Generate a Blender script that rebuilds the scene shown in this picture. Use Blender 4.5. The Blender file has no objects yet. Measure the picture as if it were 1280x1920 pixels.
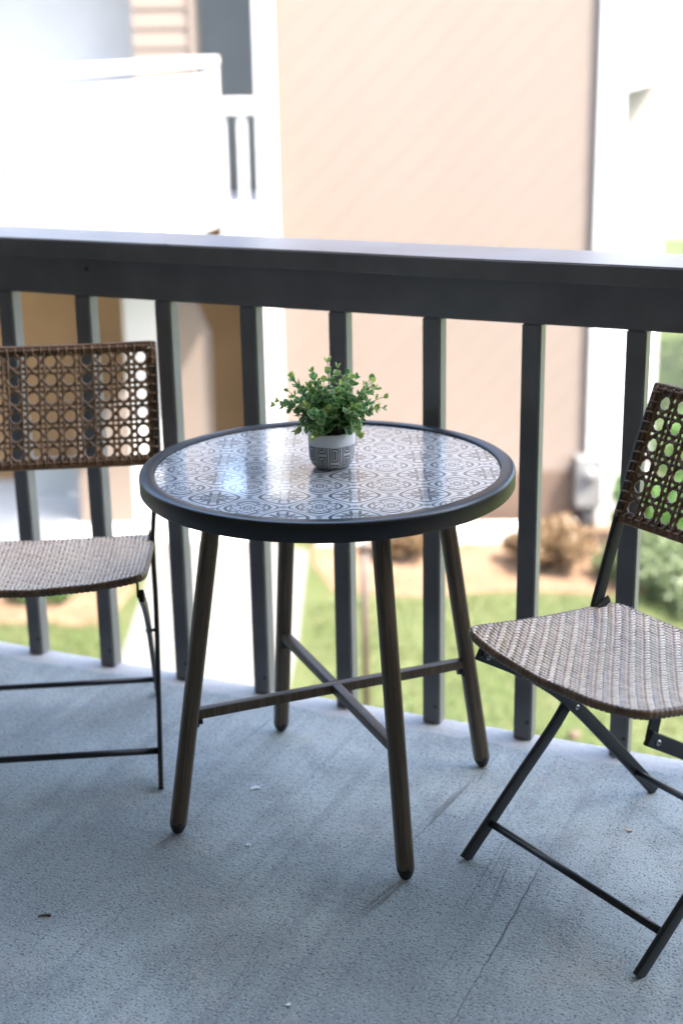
import bpy, bmesh, math, random
import numpy as np
from mathutils import Vector, Matrix
R_ = math.radians
random.seed(7); rng = np.random.default_rng(11)
scene = bpy.context.scene
col = scene.collection
PI = math.pi

# ------------------------------------------------------------------ camera
cd = bpy.data.cameras.new('camera'); cam = bpy.data.objects.new('camera', cd); col.objects.link(cam)
cd.sensor_fit = 'VERTICAL'; cd.sensor_height = 36.0; cd.sensor_width = 24.0
cd.lens = 2802.99 / 1920 * 36.0
cd.clip_start = 0.05; cd.clip_end = 600
cr = Vector((0.99984516, -0.00538986, -0.01675154)); cu = Vector((0.0175973, 0.30624161, 0.95179116)); cf = Vector((0, 0.95193856, -0.30628904))
cam.matrix_world = Matrix(((cr.x, cu.x, -cf.x, 0.02539), (cr.y, cu.y, -cf.y, -2.72944), (cr.z, cu.z, -cf.z, 1.49137), (0, 0, 0, 1)))
cd.dof.use_dof = True; cd.dof.focus_distance = 2.64; cd.dof.aperture_fstop = 2.35; cd.dof.aperture_blades = 0
scene.camera = cam

# ------------------------------------------------------------------ world, sun, exposure
SUN_EL, SUN_AZ = R_(56.0), R_(125.0)      # sun stands behind the camera, to its right
w = bpy.data.worlds.new('World'); scene.world = w; w.use_nodes = True
nt = w.node_tree; nt.nodes.clear()
sky = nt.nodes.new('ShaderNodeTexSky'); sky.sky_type = 'NISHITA'; sky.sun_disc = False
sky.sun_elevation = SUN_EL; sky.sun_rotation = SUN_AZ; sky.altitude = 50; sky.air_density = 1.0; sky.dust_density = 3.0; sky.ozone_density = 0.5
bg = nt.nodes.new('ShaderNodeBackground'); bg.inputs['Strength'].default_value = 0.15
wo = nt.nodes.new('ShaderNodeOutputWorld')
nt.links.new(sky.outputs[0], bg.inputs[0]); nt.links.new(bg.outputs[0], wo.inputs[0])
sd = bpy.data.lights.new('sun', 'SUN'); sd.energy = 2.0; sd.angle = R_(0.53); sd.color = (1.0, 0.95, 0.87)
so = bpy.data.objects.new('sun', sd); col.objects.link(so)
sdir = Vector((-math.cos(SUN_EL) * math.sin(SUN_AZ), -math.cos(SUN_EL) * math.cos(SUN_AZ), -math.sin(SUN_EL)))
so.rotation_euler = sdir.to_track_quat('-Z', 'Y').to_euler()
vs = scene.view_settings; vs.view_transform = 'Standard'; vs.look = 'None'; vs.exposure = 3.28; vs.gamma = 1.0; vs.use_curve_mapping = False
scene.cycles.max_bounces = 8; scene.cycles.diffuse_bounces = 5; scene.cycles.glossy_bounces = 4; scene.cycles.transparent_max_bounces = 8
scene.cycles.use_denoising = True
scene.cycles.sample_clamp_indirect = 8.0

# ------------------------------------------------------------------ node helpers
class V:
    """a value in a node tree, with arithmetic"""
    def __init__(s, nt, x): s.nt, s.x = nt, x
    def _m(s, op, *a):
        n = s.nt.nodes.new('ShaderNodeMath'); n.operation = op
        for i, v in enumerate((s,) + a):
            if isinstance(v, V):
                s.nt.links.new(v.x, n.inputs[i])
            else: n.inputs[i].default_value = v
        return V(s.nt, n.outputs[0])
    def __add__(s, o): return s._m('ADD', o)
    def __sub__(s, o): return s._m('SUBTRACT', o)
    def __mul__(s, o): return s._m('MULTIPLY', o)
    def __truediv__(s, o): return s._m('DIVIDE', o)
    def abs(s): return s._m('ABSOLUTE')
    def min(s, o): return s._m('MINIMUM', o)
    def max(s, o): return s._m('MAXIMUM', o)
    def floor(s): return s._m('FLOOR')
    def fract(s): return s._m('FRACT')
    def sqrt(s): return s._m('SQRT')
    def mod(s, o): return s._m('FLOORED_MODULO', o)
    def cos(s): return s._m('COSINE')
    def atan2(s, o): return s._m('ARCTAN2', o)
    def below(s, t, e):                       # 1 where s < t, soft edge e
        n = s.nt.nodes.new('ShaderNodeMapRange'); n.interpolation_type = 'SMOOTHSTEP'
        s.nt.links.new(s.x, n.inputs[0]); n.inputs[1].default_value = t - e; n.inputs[2].default_value = t + e
        n.inputs[3].default_value = 1.0; n.inputs[4].default_value = 0.0
        return V(s.nt, n.outputs[0])
    def above(s, t, e): return s.below(t, e) * -1.0 + 1.0
    def inv(s): return s * -1.0 + 1.0
def hyp(a, b): return (a * a + b * b).sqrt()

class Mat:
    def __init__(s, name, color=(.5, .5, .5), rough=.5, **kw):
        s.m = bpy.data.materials.new(name); s.m.use_nodes = True; s.nt = s.m.node_tree
        s.b = s.nt.nodes['Principled BSDF']
        s.b.inputs['Base Color'].default_value = (*color, 1); s.b.inputs['Roughness'].default_value = rough
        for k, v in kw.items(): s.b.inputs[k.replace('_', ' ')].default_value = v
        s.bumpn = None
    def coord(s, kind='Object'):
        n = s.nt.nodes.new('ShaderNodeTexCoord'); return n.outputs[kind]
    def xyz(s, vec):
        n = s.nt.nodes.new('ShaderNodeSeparateXYZ'); s.nt.links.new(vec, n.inputs[0]); return [V(s.nt, o) for o in n.outputs]
    def scaled(s, vec, sc):
        n = s.nt.nodes.new('ShaderNodeMapping'); s.nt.links.new(vec, n.inputs[0]); n.inputs['Scale'].default_value = sc; return n.outputs[0]
    def noise(s, vec, scale, detail=3, rough=.55, dist=0):
        n = s.nt.nodes.new('ShaderNodeTexNoise'); s.nt.links.new(vec, n.inputs['Vector'])
        n.inputs['Scale'].default_value = scale; n.inputs['Detail'].default_value = detail; n.inputs['Roughness'].default_value = rough; n.inputs['Distortion'].default_value = dist
        return V(s.nt, n.outputs[0])
    def voro(s, vec, scale):
        n = s.nt.nodes.new('ShaderNodeTexVoronoi'); s.nt.links.new(vec, n.inputs['Vector']); n.inputs['Scale'].default_value = scale
        return V(s.nt, n.outputs['Distance'])
    def mix(s, fac, a, b):
        n = s.nt.nodes.new('ShaderNodeMix'); n.data_type = 'RGBA'
        if isinstance(fac, V): s.nt.links.new(fac.x, n.inputs[0])
        else: n.inputs[0].default_value = fac
        for v, i in ((a, 6), (b, 7)):
            if isinstance(v, tuple): n.inputs[i].default_value = (*v, 1)
            else: s.nt.links.new(v, n.inputs[i])
        return n.outputs[2]
    def color(s, c): s.nt.links.new(c, s.b.inputs['Base Color'])
    def rough(s, v): s.nt.links.new(v.x, s.b.inputs['Roughness'])
    def bump(s, h, strength=.3, dist=.002):
        n = s.nt.nodes.new('ShaderNodeBump'); n.inputs['Strength'].default_value = strength; n.inputs['Distance'].default_value = dist
        s.nt.links.new(h.x, n.inputs['Height'])
        if s.bumpn: s.nt.links.new(s.bumpn.outputs[0], n.inputs['Normal'])
        s.bumpn = n; s.nt.links.new(n.outputs[0], s.b.inputs['Normal'])
        return s

def paint(name, c, rough=.5, var=.12, scale=3.0, bump=.15, bscale=60, bdist=.001, **kw):
    m = Mat(name, c, rough, **kw); v = m.coord()
    n = m.noise(v, scale, 4); a = tuple(x * (1 - var) for x in c); b = tuple(min(1, x * (1 + var)) for x in c)
    m.color(m.mix(n.below(.5, .25), b, a))
    m.bump(m.noise(v, bscale, 3), bump, bdist)
    return m

# ------------------------------------------------------------------ mesh helpers
def obj(name, verts, faces, mat=None, parent=None, smooth=False, loc=None):
    me = bpy.data.meshes.new(name)
    me.from_pydata([tuple(v) for v in verts], [], [tuple(f) for f in faces]); me.update()
    if mat: me.materials.append(mat.m if isinstance(mat, Mat) else mat)
    if smooth: me.polygons.foreach_set('use_smooth', [True] * len(me.polygons))
    o = bpy.data.objects.new(name, me); col.objects.link(o)
    if parent: o.parent = parent
    if loc is not None: o.location = loc
    return o
def obj_bm(name, bm, mat=None, parent=None, smooth=False, loc=None):
    me = bpy.data.meshes.new(name); bm.to_mesh(me); bm.free()
    if mat: me.materials.append(mat.m)
    if smooth: me.polygons.foreach_set('use_smooth', [True] * len(me.polygons))
    o = bpy.data.objects.new(name, me); col.objects.link(o)
    if parent: o.parent = parent
    if loc is not None: o.location = loc
    return o
def link_copy(o, parent, loc=None, name=None):
    c = o.copy(); col.objects.link(c); c.parent = parent
    if loc is not None: c.location = loc
    if name: c.name = name
    return c
def box(name, x0, x1, y0, y1, z0, z1, mat, parent=None, bevel=.004, seg=2):
    bm = bmesh.new()
    c = Vector(((x0 + x1) / 2, (y0 + y1) / 2, (z0 + z1) / 2))
    bmesh.ops.create_cube(bm, size=1.0)
    for v in bm.verts: v.co = Vector((v.co.x * (x1 - x0), v.co.y * (y1 - y0), v.co.z * (z1 - z0)))
    if bevel: bmesh.ops.bevel(bm, geom=bm.edges[:], offset=bevel, segments=seg, affect='EDGES', profile=.6)
    o = obj_bm(name, bm, mat, parent, loc=c)
    return o
def empty(name, loc=(0, 0, 0), rz=0.0):
    o = bpy.data.objects.new(name, None); col.objects.link(o); o.location = loc; o.rotation_euler = (0, 0, rz); o.empty_display_size = .1
    return o
def tag(o, label=None, cat=None, group=None, kind=None):
    if label: o['label'] = label
    if cat: o['category'] = cat
    if group: o['group'] = group
    if kind: o['kind'] = kind
    return o
def rsec(a, b, r=.003, n=3):
    """rounded rectangle section, half sizes a, b"""
    pts = []
    for cx, cy, t0 in ((a - r, b - r, 0), (-a + r, b - r, PI / 2), (-a + r, -b + r, PI), (a - r, -b + r, 1.5 * PI)):
        for i in range(n): t = t0 + i / (n - 1) * PI / 2; pts.append((cx + r * math.cos(t), cy + r * math.sin(t)))
    return pts
def csec(r, n=10): return [(r * math.cos(2 * PI * i / n), r * math.sin(2 * PI * i / n)) for i in range(n)]
def sweep(path, sec, ref=Vector((1, 0, 0)), closed=False, caps=True, scale=None, V0=None, F0=None):
    """sweep a section along a path; section x along ref-perpendicular normal, section y along ref"""
    path = [Vector(p) for p in path]; N = len(path); k = len(sec)
    verts = [] if V0 is None else V0; faces = [] if F0 is None else F0; base = len(verts)
    for i, p in enumerate(path):
        if closed: t = path[(i + 1) % N] - path[i - 1]
        else: t = path[min(i + 1, N - 1)] - path[max(i - 1, 0)]
        t.normalize(); nrm = t.cross(ref)
        if nrm.length < 1e-6: nrm = t.cross(Vector((0, 1, 0)))
        nrm.normalize(); side = nrm.cross(t)
        s = 1 if scale is None else scale[i]
        for a, b in sec: verts.append(p + nrm * (a * s) + side * (b * s))
    for i in range(N if closed else N - 1):
        j = (i + 1) % N
        for q in range(k): faces.append((base + i * k + q, base + i * k + (q + 1) % k, base + j * k + (q + 1) % k, base + j * k + q))
    if caps and not closed:
        faces.append(tuple(base + q for q in reversed(range(k)))); faces.append(tuple(base + (N - 1) * k + q for q in range(k)))
    return verts, faces
def bez(pts, n=10):
    """smooth curve through the points"""
    P = [Vector(p) for p in pts]; out = []
    for i in range(len(P) - 1):
        p0 = P[max(i - 1, 0)]; p1 = P[i]; p2 = P[i + 1]; p3 = P[min(i + 2, len(P) - 1)]
        for k in range(n):
            t = k / n
            out.append(.5 * ((2 * p1) + (p2 - p0) * t + (2 * p0 - 5 * p1 + 4 * p2 - p3) * t * t + (3 * p1 - p0 - 3 * p2 + p3) * t ** 3))
    out.append(P[-1]); return out
def lathe(name, prof, mat, parent=None, n=96, smooth=True, loc=None):
    verts = []; faces = []
    for r, z in prof:
        for i in range(n): t = 2 * PI * i / n; verts.append((r * math.cos(t), r * math.sin(t), z))
    for j in range(len(prof) - 1):
        for i in range(n): faces.append((j * n + i, j * n + (i + 1) % n, (j + 1) * n + (i + 1) % n, (j + 1) * n + i))
    o = obj(name, verts, faces, mat, parent, smooth, loc)
    return o
def autosmooth(o, ang=35):
    me = o.data
    bm = bmesh.new(); bm.from_mesh(me)
    for e in bm.edges:
        e.smooth = not (len(e.link_faces) == 2 and e.calc_face_angle(0) > R_(ang))
    for f in bm.faces: f.smooth = True
    bm.to_mesh(me); bm.free()
    return o

# ------------------------------------------------------------------ materials
def mat_floor():
    m = Mat('painted_concrete', (.3, .34, .4), .6)
    v = m.coord(); x, y, z = m.xyz(v)
    lo = m.noise(v, 1.6, 4, .6); mid = m.noise(v, 9, 4, .6)
    fine = m.noise(v, 205, 3, .7); grit = m.noise(v, 70, 2, .5)
    st = m.noise(m.scaled(v, (70, 2.2, 1)), 1.0, 4, .65, .3)             # trowel marks run towards the rail
    st2 = m.noise(m.scaled(v, (26, 1.0, 1)), 1.0, 3, .6)
    zone = m.noise(v, 2.3, 2)
    base = m.mix(lo.below(.5, .14), (.425, .478, .462), (.262, .298, .290))
    base = m.mix(mid.above(.56, .12) * .5, base, (.23, .25, .25))
    base = m.mix(st2.below(.44, .12) * .45, base, (.215, .235, .24))
    dust = m.noise(v, 5.0, 5, .7, .6).above(.6, .07)
    base = m.mix(dust * .4, base, (.40, .38, .345))
    pits = fine.below(.425, .04) * (grit.below(.55, .12) * .8 + .2)
    base = m.mix(pits * .92, base, (.04, .046, .05))
    lines = st.below(.34, .05) * zone.above(.46, .1)
    base = m.mix(lines * .55, base, (.11, .12, .135))
    hi = fine.above(.62, .06)
    base = m.mix(hi * .5, base, (.62, .66, .655))
    # worn pale band along the slab's outer edge, where the paint has come away
    edge = (y + (m.noise(v, 14, 4, .7) - .5) * .05 + (m.noise(v, 3, 2) - .5) * .03).above(-.035, .006)
    base = m.mix(edge * .75, base, (.46, .44, .43))
    m.color(base)
    m.rough((fine * .25) + .48)
    m.b.inputs['Specular IOR Level'].default_value = .45
    m.bump(fine * .8 + grit * .6, 1.0, .0032); m.bump(st * 1.0 + st2 * .4, .35, .002); m.bump(edge.inv(), .4, .0015)
    return m
M_floor = mat_floor()
def mat_rail():
    m = Mat('rail_paint', (.07, .075, .085), .42); v = m.coord()
    n = m.noise(v, 7, 4); g = m.noise(m.scaled(v, (2.5, 40, 40)), 1, 4, .6, .4)
    c = m.mix(n.below(.5, .2), (.172, .168, .174), (.132, .129, .135))
    spots = m.voro(v, 9).below(.045, .012)
    c = m.mix(spots * .8, c, (.02, .018, .016))
    chip = m.noise(v, 38, 4, .7).above(.70, .012)
    c = m.mix(chip * .2, c, (.33, .34, .37))
    m.color(c); m.rough(n * .12 + .24); m.bump(g, .12, .0006); m.bump(m.noise(v, 90, 2), .08, .0004); m.b.inputs['Specular IOR Level'].default_value = .5
    return m
M_rail = mat_rail()
M_black = Mat('black_powder_coat', (.012, .013, .015), .34); M_black.bump(M_black.noise(M_black.coord(), 700, 2), .12, .0003)
M_rubber = Mat('black_rubber', (.014, .014, .014), .6)
M_rim = Mat('charcoal_powder_coat', (.006, .006, .0065), .36, Specular_IOR_Level=.55); M_rim.bump(M_rim.noise(M_rim.coord(), 900, 2), .1, .0003)
M_steel = Mat('bolt_steel', (.55, .55, .56), .3, Metallic=1.0)
def mat_leg():
    m = Mat('brushed_brown_metal', (.08, .055, .035), .36, Metallic=.1); v = m.coord()
    g = m.noise(m.scaled(v, (60, 60, 1.6)), 4, 5, .7, .2)
    m.color(m.mix(g.below(.52, .12), (.135, .096, .058), (.065, .046, .028))); m.rough(g * .2 + .3); m.bump(g, .12, .0006)
    return m
M_leg = mat_leg()
def mat_wicker(name, ca, cb, rough):
    m = Mat(name, ca, rough); v = m.coord()
    n = m.noise(v, 45, 3, .6); f = m.noise(v, 420, 2)
    m.color(m.mix(n.below(.5, .18), ca, cb)); m.rough(f * .2 + rough - .1); m.bump(f, .25, .0005)
    m.b.inputs['Coat Weight'].default_value = 1.0 if rough < .4 else .25; m.b.inputs['Coat Roughness'].default_value = .2
    return m
M_seat = mat_wicker('seat_wicker', (.62, .475, .34), (.46, .33, .22), .32)
M_cane = mat_wicker('cane_wicker', (.175, .098, .046), (.095, .052, .024), .44)

def mat_table():
    m = Mat('printed_glass', (.8, .8, .8), .06); v = m.coord(); x, y, z = m.xyz(v)
    T = .125; e = .013
    u = ((x + .013) / T).fract(); q = ((y + .122) / T).fract()            # hub of the scrolls at the tile corners
    a = (u - .5).abs(); b = (q - .5).abs()                                 # 0,0 flower   .5,.5 hub
    masks = []
    def disc(cx, cy, r): return hyp(a - cx, b - cy).below(r, e)
    def ring(cx, cy, r, wd): return (hyp(a - cx, b - cy) - r).abs().below(wd, e)
    def ell(cx, cy, rx, ry): return hyp((a - cx) / rx, (b - cy) / ry).below(1.0, e / min(rx, ry) * .8)
    # ogee lattice: double line, closed round the flowers and round the hubs
    g = (a * (2 * PI)).cos() + (b * (2 * PI)).cos()
    og = (g - .42).abs().below(.13, .05).max((g + .12).abs().below(.06, .04)).max((g + .62).abs().below(.13, .05) * (a - b).abs().above(.05, .02))
    # pointed leaves beside the flower
    s1 = (a - b) * .7071; s2 = (a + b) * .7071
    spike = hyp((s2 - .165) / .095, s1 / .026).below(1.0, .2)
    spike2 = ell(.20, .065, .10, .022).max(ell(.065, .20, .022, .10))
    # eye petals of the flower
    pet = ell(.0, .12, .062, .085) * ell(.0, .12, .036, .055).inv()
    pet = pet.max(ell(.12, .0, .085, .062) * ell(.12, .0, .055, .036).inv())
    eye = disc(.0, .125, .02).max(disc(.125, .0, .02)).max(disc(.0, .0, .02))
    # scrolls round the hub
    sc = ring(.5, .5, .10, .012) * (a - b).abs().above(.03, .012)
    sc2 = ell(.455, .455, .02, .02)
    hub = disc(.47, .47, .013).max(ell(.5, .445, .012, .028)).max(ell(.445, .5, .028, .012))
    # little diamonds on the tile sides
    dia = ((a - .5).abs() + b).below(.055, .012) * ((a - .5).abs() + b).above(.02, .01)
    dia2 = (a + (b - .5).abs()).below(.055, .012) * (a + (b - .5).abs()).above(.02, .01)
    cgap = (s2 - .60).abs().above(.03, .01)
    waist = (ring(.335, .43, .075, .013).max(ring(.43, .335, .075, .013))) * cgap
    waist = waist.max(disc(.335, .43, .02)).max(disc(.43, .335, .02))
    k = og.max(spike).max(spike2).max(pet).max(eye).max(sc).max(sc2).max(hub).max(dia).max(dia2).max(waist)
    m.color(m.mix(k, (.53, .555, .575), (.04, .046, .054)))
    m.b.inputs['Roughness'].default_value = .3; m.b.inputs['Specular IOR Level'].default_value = .5
    m.b.inputs['Coat Weight'].default_value = 1.0; m.b.inputs['Coat Roughness'].default_value = .08; m.b.inputs['Coat IOR'].default_value = 1.6
    return m
M_table = mat_table()
def mat_pot():
    m = Mat('glazed_pot', (.6, .6, .6), .6); v = m.coord(); x, y, z = m.xyz(v)
    ang = y.atan2(x) / (2 * PI); U = ang * 11.0
    row = z / .032
    ci = U.floor(); par = ci.mod(2.0) * .5
    u = (U.fract() - .5).abs(); vv = ((row + par).fract() - .5).abs()
    d = (u * 1.0).max(vv * 1.0 - .16)
    stripes = ((d * 6.0 + .18).fract() - .5).abs()
    line = stripes.below(.24, .07)
    low = z.below(.0475, .0006)
    c = m.mix(line * low, (.55, .55, .545), (.06, .07, .08))
    c = m.mix(low.inv(), c, (.74, .74, .73))
    sp = m.voro(v, 60).below(.06, .02)
    c = m.mix(sp * .5 * low.inv(), c, (.25, .25, .25))
    m.color(c); m.bump(line * low * -1.0 + low * -.3, .8, .0014); m.bump(m.noise(v, 260, 2), .2, .0004)
    return m
M_pot = mat_pot()
def mat_leaf():
    m = Mat('plant_leaf', (.05, .12, .05), .38); v = m.coord('UV'); x, y, z = m.xyz(v)
    r = hyp(x * 1.0, y - .5)
    oi = m.nt.nodes.new('ShaderNodeObjectInfo')
    c0 = oi.outputs['Color']; rnd = V(m.nt, oi.outputs['Random'])
    edge = (r + (m.noise(v, 3, 2) - .5) * .12).above(.40, .06)
    vein = x.abs().below(.025, .02)
    c = m.mix(rnd * .35, c0, (.07, .17, .10))
    c = m.mix(vein * .35, c, (.16, .25, .12))
    c = m.mix(edge * .85, c, (.55, .66, .30))
    m.color(c)
    m.b.inputs['Subsurface Weight'].default_value = 0
    tr = m.nt.nodes.new('ShaderNodeBsdfTranslucent'); m.nt.links.new(c, tr.inputs[0])
    mx = m.nt.nodes.new('ShaderNodeMixShader'); mx.inputs[0].default_value = .4
    out = m.nt.nodes['Material Output']
    m.nt.links.new(m.b.outputs[0], mx.inputs[1]); m.nt.links.new(tr.outputs[0], mx.inputs[2]); m.nt.links.new(mx.outputs[0], out.inputs[0])
    return m
M_leaf = mat_leaf()
M_stem = Mat('plant_stem', (.07, .11, .045), .55)
M_soil = paint('dark_soil', (.03, .024, .018), .9, .4, 80, .8, 120, .003)
M_tan = paint('sunlit_siding', (.160, .124, .100), .75, .03, .9, .2, 40, .002)  # siding's washed-out sunlit tone put into the colour
M_brown = paint('shaded_siding', (.31, .17, .072), .75, .10, 2.0, .2, 40, .002)  # same siding, its deeper tone in shade put into the colour
M_dkbrown = paint('dark_brown', (.09, .058, .04), .8, .12, 5, .3, 40, .002)
M_white = paint('white_paint', (.46, .452, .442), .55, .03, 3, .1, 40, .001)
M_soft = paint('shade_grey_wall', (.33, .33, .335), .7, .04, 3, .1, 40, .001)  # white wall greyed in its colour so the diagonal shade shows
M_beige = paint('shade_beige_wall', (.30, .28, .25), .7, .04, 3, .1, 40, .001)  # white wall darkened in colour to deepen the wedge of shade
M_grey = paint('shade_grey_recess', (.30, .30, .295), .7, .04, 3, .1, 40, .001)  # stairwell shade put into the colour of the recess wall
M_patio = paint('pale_concrete', (.52, .51, .49), .85, .06, 2.5, .4, 50, .003)
M_path = paint('concrete_path', (.125, .12, .116), .85, .08, 2.5, .4, 50, .003)
M_kerb = paint('pale_stone', (.55, .52, .48), .85, .10, 7, .5, 25, .006)
M_house = paint('house_stucco', (.26, .215, .17), .85, .05, 3, .4, 60, .003)
M_ceil = paint('ceiling_board', (.52, .51, .49), .8, .03, 3, .1, 60, .001)
M_pole = paint('dark_brown_post', (.06, .038, .028), .5, .2, 10, .2, 60, .001)
M_util = paint('grey_meter_box', (.15, .148, .145), .5, .06, 10, .1, 60, .001)
def mat_ground(name, c1, c2, c3, s1=1.2, s2=14, bs=40):
    m = Mat(name, c1, .95); v = m.coord()
    a = m.noise(v, s1, 4); b = m.noise(v, s2, 4, .65)
    c = m.mix(a.below(.5, .15), c1, c2); c = m.mix(b.above(.55, .08) * .6, c, c3)
    m.color(c); m.bump(m.noise(v, bs, 4, .7), .8, .03)
    m.b.inputs['Specular IOR Level'].default_value = .1
    return m
M_lawn = mat_ground('lawn_ground', (.068, .09, .032), (.09, .105, .044), (.10, .09, .05))
M_mulch = mat_ground('mulch', (.19, .12, .075), (.23, .16, .105), (.11, .065, .04), 1.5, 18, 45)
def mat_foliage(name, c1, c2, trans=.35):
    m = Mat(name, c1, .55); v = m.coord(); n = m.noise(v, 5, 3)
    at = m.nt.nodes.new('ShaderNodeAttribute'); at.attribute_name = 'tint'
    f = V(m.nt, at.outputs['Fac'])
    c = m.mix((f * .6 + n * .6).below(.58, .25), c2, c1); m.color(c)
    tr = m.nt.nodes.new('ShaderNodeBsdfTranslucent'); m.nt.links.new(c, tr.inputs[0])
    mx = m.nt.nodes.new('ShaderNodeMixShader'); mx.inputs[0].default_value = trans
    m.nt.links.new(m.b.outputs[0], mx.inputs[1]); m.nt.links.new(tr.outputs[0], mx.inputs[2]); m.nt.links.new(mx.outputs[0], m.nt.nodes['Material Output'].inputs[0])
    return m
M_grass = mat_foliage('grass_blade', (.075, .115, .032), (.12, .15, .055))
M_tree = mat_foliage('tree_leaf', (.10, .17, .03), (.19, .25, .06))
M_bush = mat_foliage('bush_leaf', (.05, .13, .025), (.10, .19, .045))
M_pale = mat_foliage('pale_leaf', (.085, .125, .05), (.14, .17, .085))
M_dry = mat_foliage('dry_leaf', (.15, .09, .042), (.22, .145, .075))
M_bark = paint('bark', (.12, .085, .06), .9, .3, 12, .8, 30, .01)

# ------------------------------------------------------------------ balcony: floor, ceiling, wall of the house, added side walls
RB = (0.0045, 0.4304); RA = -0.424                        # origin and heading of the rail line
def rail_box(name, s0, s1, n0, n1, z0, z1, mat, parent=None, bevel=.004):
    """box laid out along (s) and across (n) the rail line"""
    o = box(name, s0, s1, n0, n1, z0, z1, mat, None, bevel)
    if parent is not None: o.parent = parent
    else:
        m = Matrix.Translation((RB[0], RB[1], 0)) @ Matrix.Rotation(RA, 4, 'Z')
        o.matrix_world = m @ Matrix.Translation(o.location)
    return o
def shift_origin(o):                                      # put the mesh in rail coordinates, origin on the rail line
    for v in o.data.vertices: v.co += o.location
    o.location = (0, 0, 0)
def floor_slab():
    bm = bmesh.new(); bmesh.ops.create_cube(bm, size=1)
    for v in bm.verts: v.co = Vector((v.co.x * 5.79 + .2, v.co.y * 3.46 - 1.687, v.co.z * .22 - .11))
    es = [e for e in bm.edges if all(v.co.y > 0 and v.co.z > -.01 for v in e.verts)]
    bmesh.ops.bevel(bm, geom=es, offset=.008, segments=3, affect='EDGES')
    o = obj_bm('floor', bm, M_floor); o.location = (RB[0], RB[1], 0); o.rotation_euler = (0, 0, RA)
    return tag(o, kind='structure')
floor_slab()
tag(rail_box('ceiling', -2.9, 3.3, -3.42, -.02, 2.62, 2.80, M_ceil), kind='structure')
tag(rail_box('shade_wall_left', -2.9, -2.7, -3.42, -.01, -2.72, 2.615, M_house), kind='structure')  # unseen side wall added to cut the light from the left
tag(rail_box('shade_wall_right', 3.1, 3.3, -3.42, -.01, -2.72, 2.615, M_house), kind='structure')  # likewise added out of view, holds back light from the right
tag(rail_box('wall_rear', -2.9, 3.3, -3.62, -3.42, -2.72, 3.3, M_house), kind='structure')

# hairline crack in the slab: its shadow painted as a thin dark jagged strip
def crack():
    pts = []
    p0 = Vector((.425, -.18)); p1 = Vector((.155, -.81))
    for i in range(33):
        t = i / 32; p = p0.lerp(p1, t)
        pts.append(p + Vector((random.uniform(-.0016, .0016) + .0022 * math.sin(t * 5), 0)))
    vs, fs = [], []
    for i, p in enumerate(pts):
        wd = .0004 + .0006 * random.random() + (.0007 if .2 < i / 32 < .6 else 0)
        if i in (0, 32): wd = .0002
        vs += [(p.x - wd, p.y, .0012), (p.x + wd, p.y, .0012)]
    for i in range(32): fs.append((2 * i, 2 * i + 1, 2 * i + 3, 2 * i + 2))
    o = obj('crack', vs, fs, Mat('crack_shade', (.12, .125, .13), .9))
    tag(o, kind='structure')
crack()
def scuff(x, y, dx, dy, n, fan):
    vs, fs = [], []
    for k in range(n):
        ox = random.uniform(-fan, fan); t0 = random.uniform(.05, .35); t1 = random.uniform(.55, 1.0); nx_, ny_ = -dy, dx; L = math.hypot(dx, dy); nx_ /= L; ny_ /= L
        b_ = len(vs); S = 9
        for i in range(S):
            t = t0 + (t1 - t0) * i / (S - 1); o_ = ox * (.5 + t) + .0008 * math.sin(9 * t + k); wd = (.00035 + .0003 * random.random()) * (1 if 0 < i < S - 1 else .2)
            px_, py_ = x + dx * t + nx_ * o_, y + dy * t + ny_ * o_
            vs += [(px_ - nx_ * wd, py_ - ny_ * wd, .0010 + .0001 * k), (px_ + nx_ * wd, py_ + ny_ * wd, .0010 + .0001 * k)]
        fs += [(b_ + 2 * i, b_ + 2 * i + 1, b_ + 2 * i + 3, b_ + 2 * i + 2) for i in range(S - 1)]
    tag(obj('floor_scuff', vs, fs, M_scuff), kind='structure')
M_scuff = Mat('scuff', (.14, .135, .13), .8)
scuff(.133, -.31, -.095, -.135, 9, .012); scuff(.315, .12, -.21, -.34, 7, .014); scuff(-.305, -.135, -.045, -.07, 7, .010); scuff(.36, -.14, -.15, -.42, 6, .03); scuff(-.1, -.36, -.13, -.33, 3, .06)

# ------------------------------------------------------------------ railing
rail = empty('balcony_railing', (RB[0], RB[1], 0), RA)
tag(rail, 'dark grey painted wooden balcony railing with square balusters behind the table', 'railing')
def rough_board(name, s0, s1, n0, n1, z0, z1, nseg, amp, bev):
    bm = bmesh.new(); bmesh.ops.create_cube(bm, size=1)
    for v in bm.verts: v.co = Vector((v.co.x * (s1 - s0), v.co.y * (n1 - n0), v.co.z * (z1 - z0)))
    bmesh.ops.bevel(bm, geom=[e for e in bm.edges if abs((e.verts[0].co - e.verts[1].co).normalized().x) > .9], offset=bev, segments=3, affect='EDGES')
    long = [e for e in bm.edges if abs((e.verts[0].co - e.verts[1].co).normalized().x) > .9]
    bmesh.ops.subdivide_edges(bm, edges=long, cuts=nseg)
    from mathutils import noise as mn
    for v in bm.verts:
        v.co.y += amp * mn.noise(Vector((v.co.x * 3, v.co.z * 8, 1.3))) + amp * .12 * mn.noise(Vector((v.co.x * 22, v.co.z * 30, 4)))
        v.co.z += amp * mn.noise(Vector((v.co.x * 2.5, v.co.y * 8, 7.7))) + amp * .1 * mn.noise(Vector((v.co.x * 19, v.co.y * 30, 2)))
    o = obj_bm(name, bm, M_rail, rail, loc=((s0 + s1) / 2, (n0 + n1) / 2, (z0 + z1) / 2))
    return autosmooth(o, 40)
rough_board('top_rail', -2.69, 3.09, -.036, .146, 1.0135, 1.0555, 160, .0012, .003)
rough_board('lower_rail', -2.69, 3.09, -.003, .035, .924, 1.0125, 120, .001, .004)
bal = None
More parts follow.
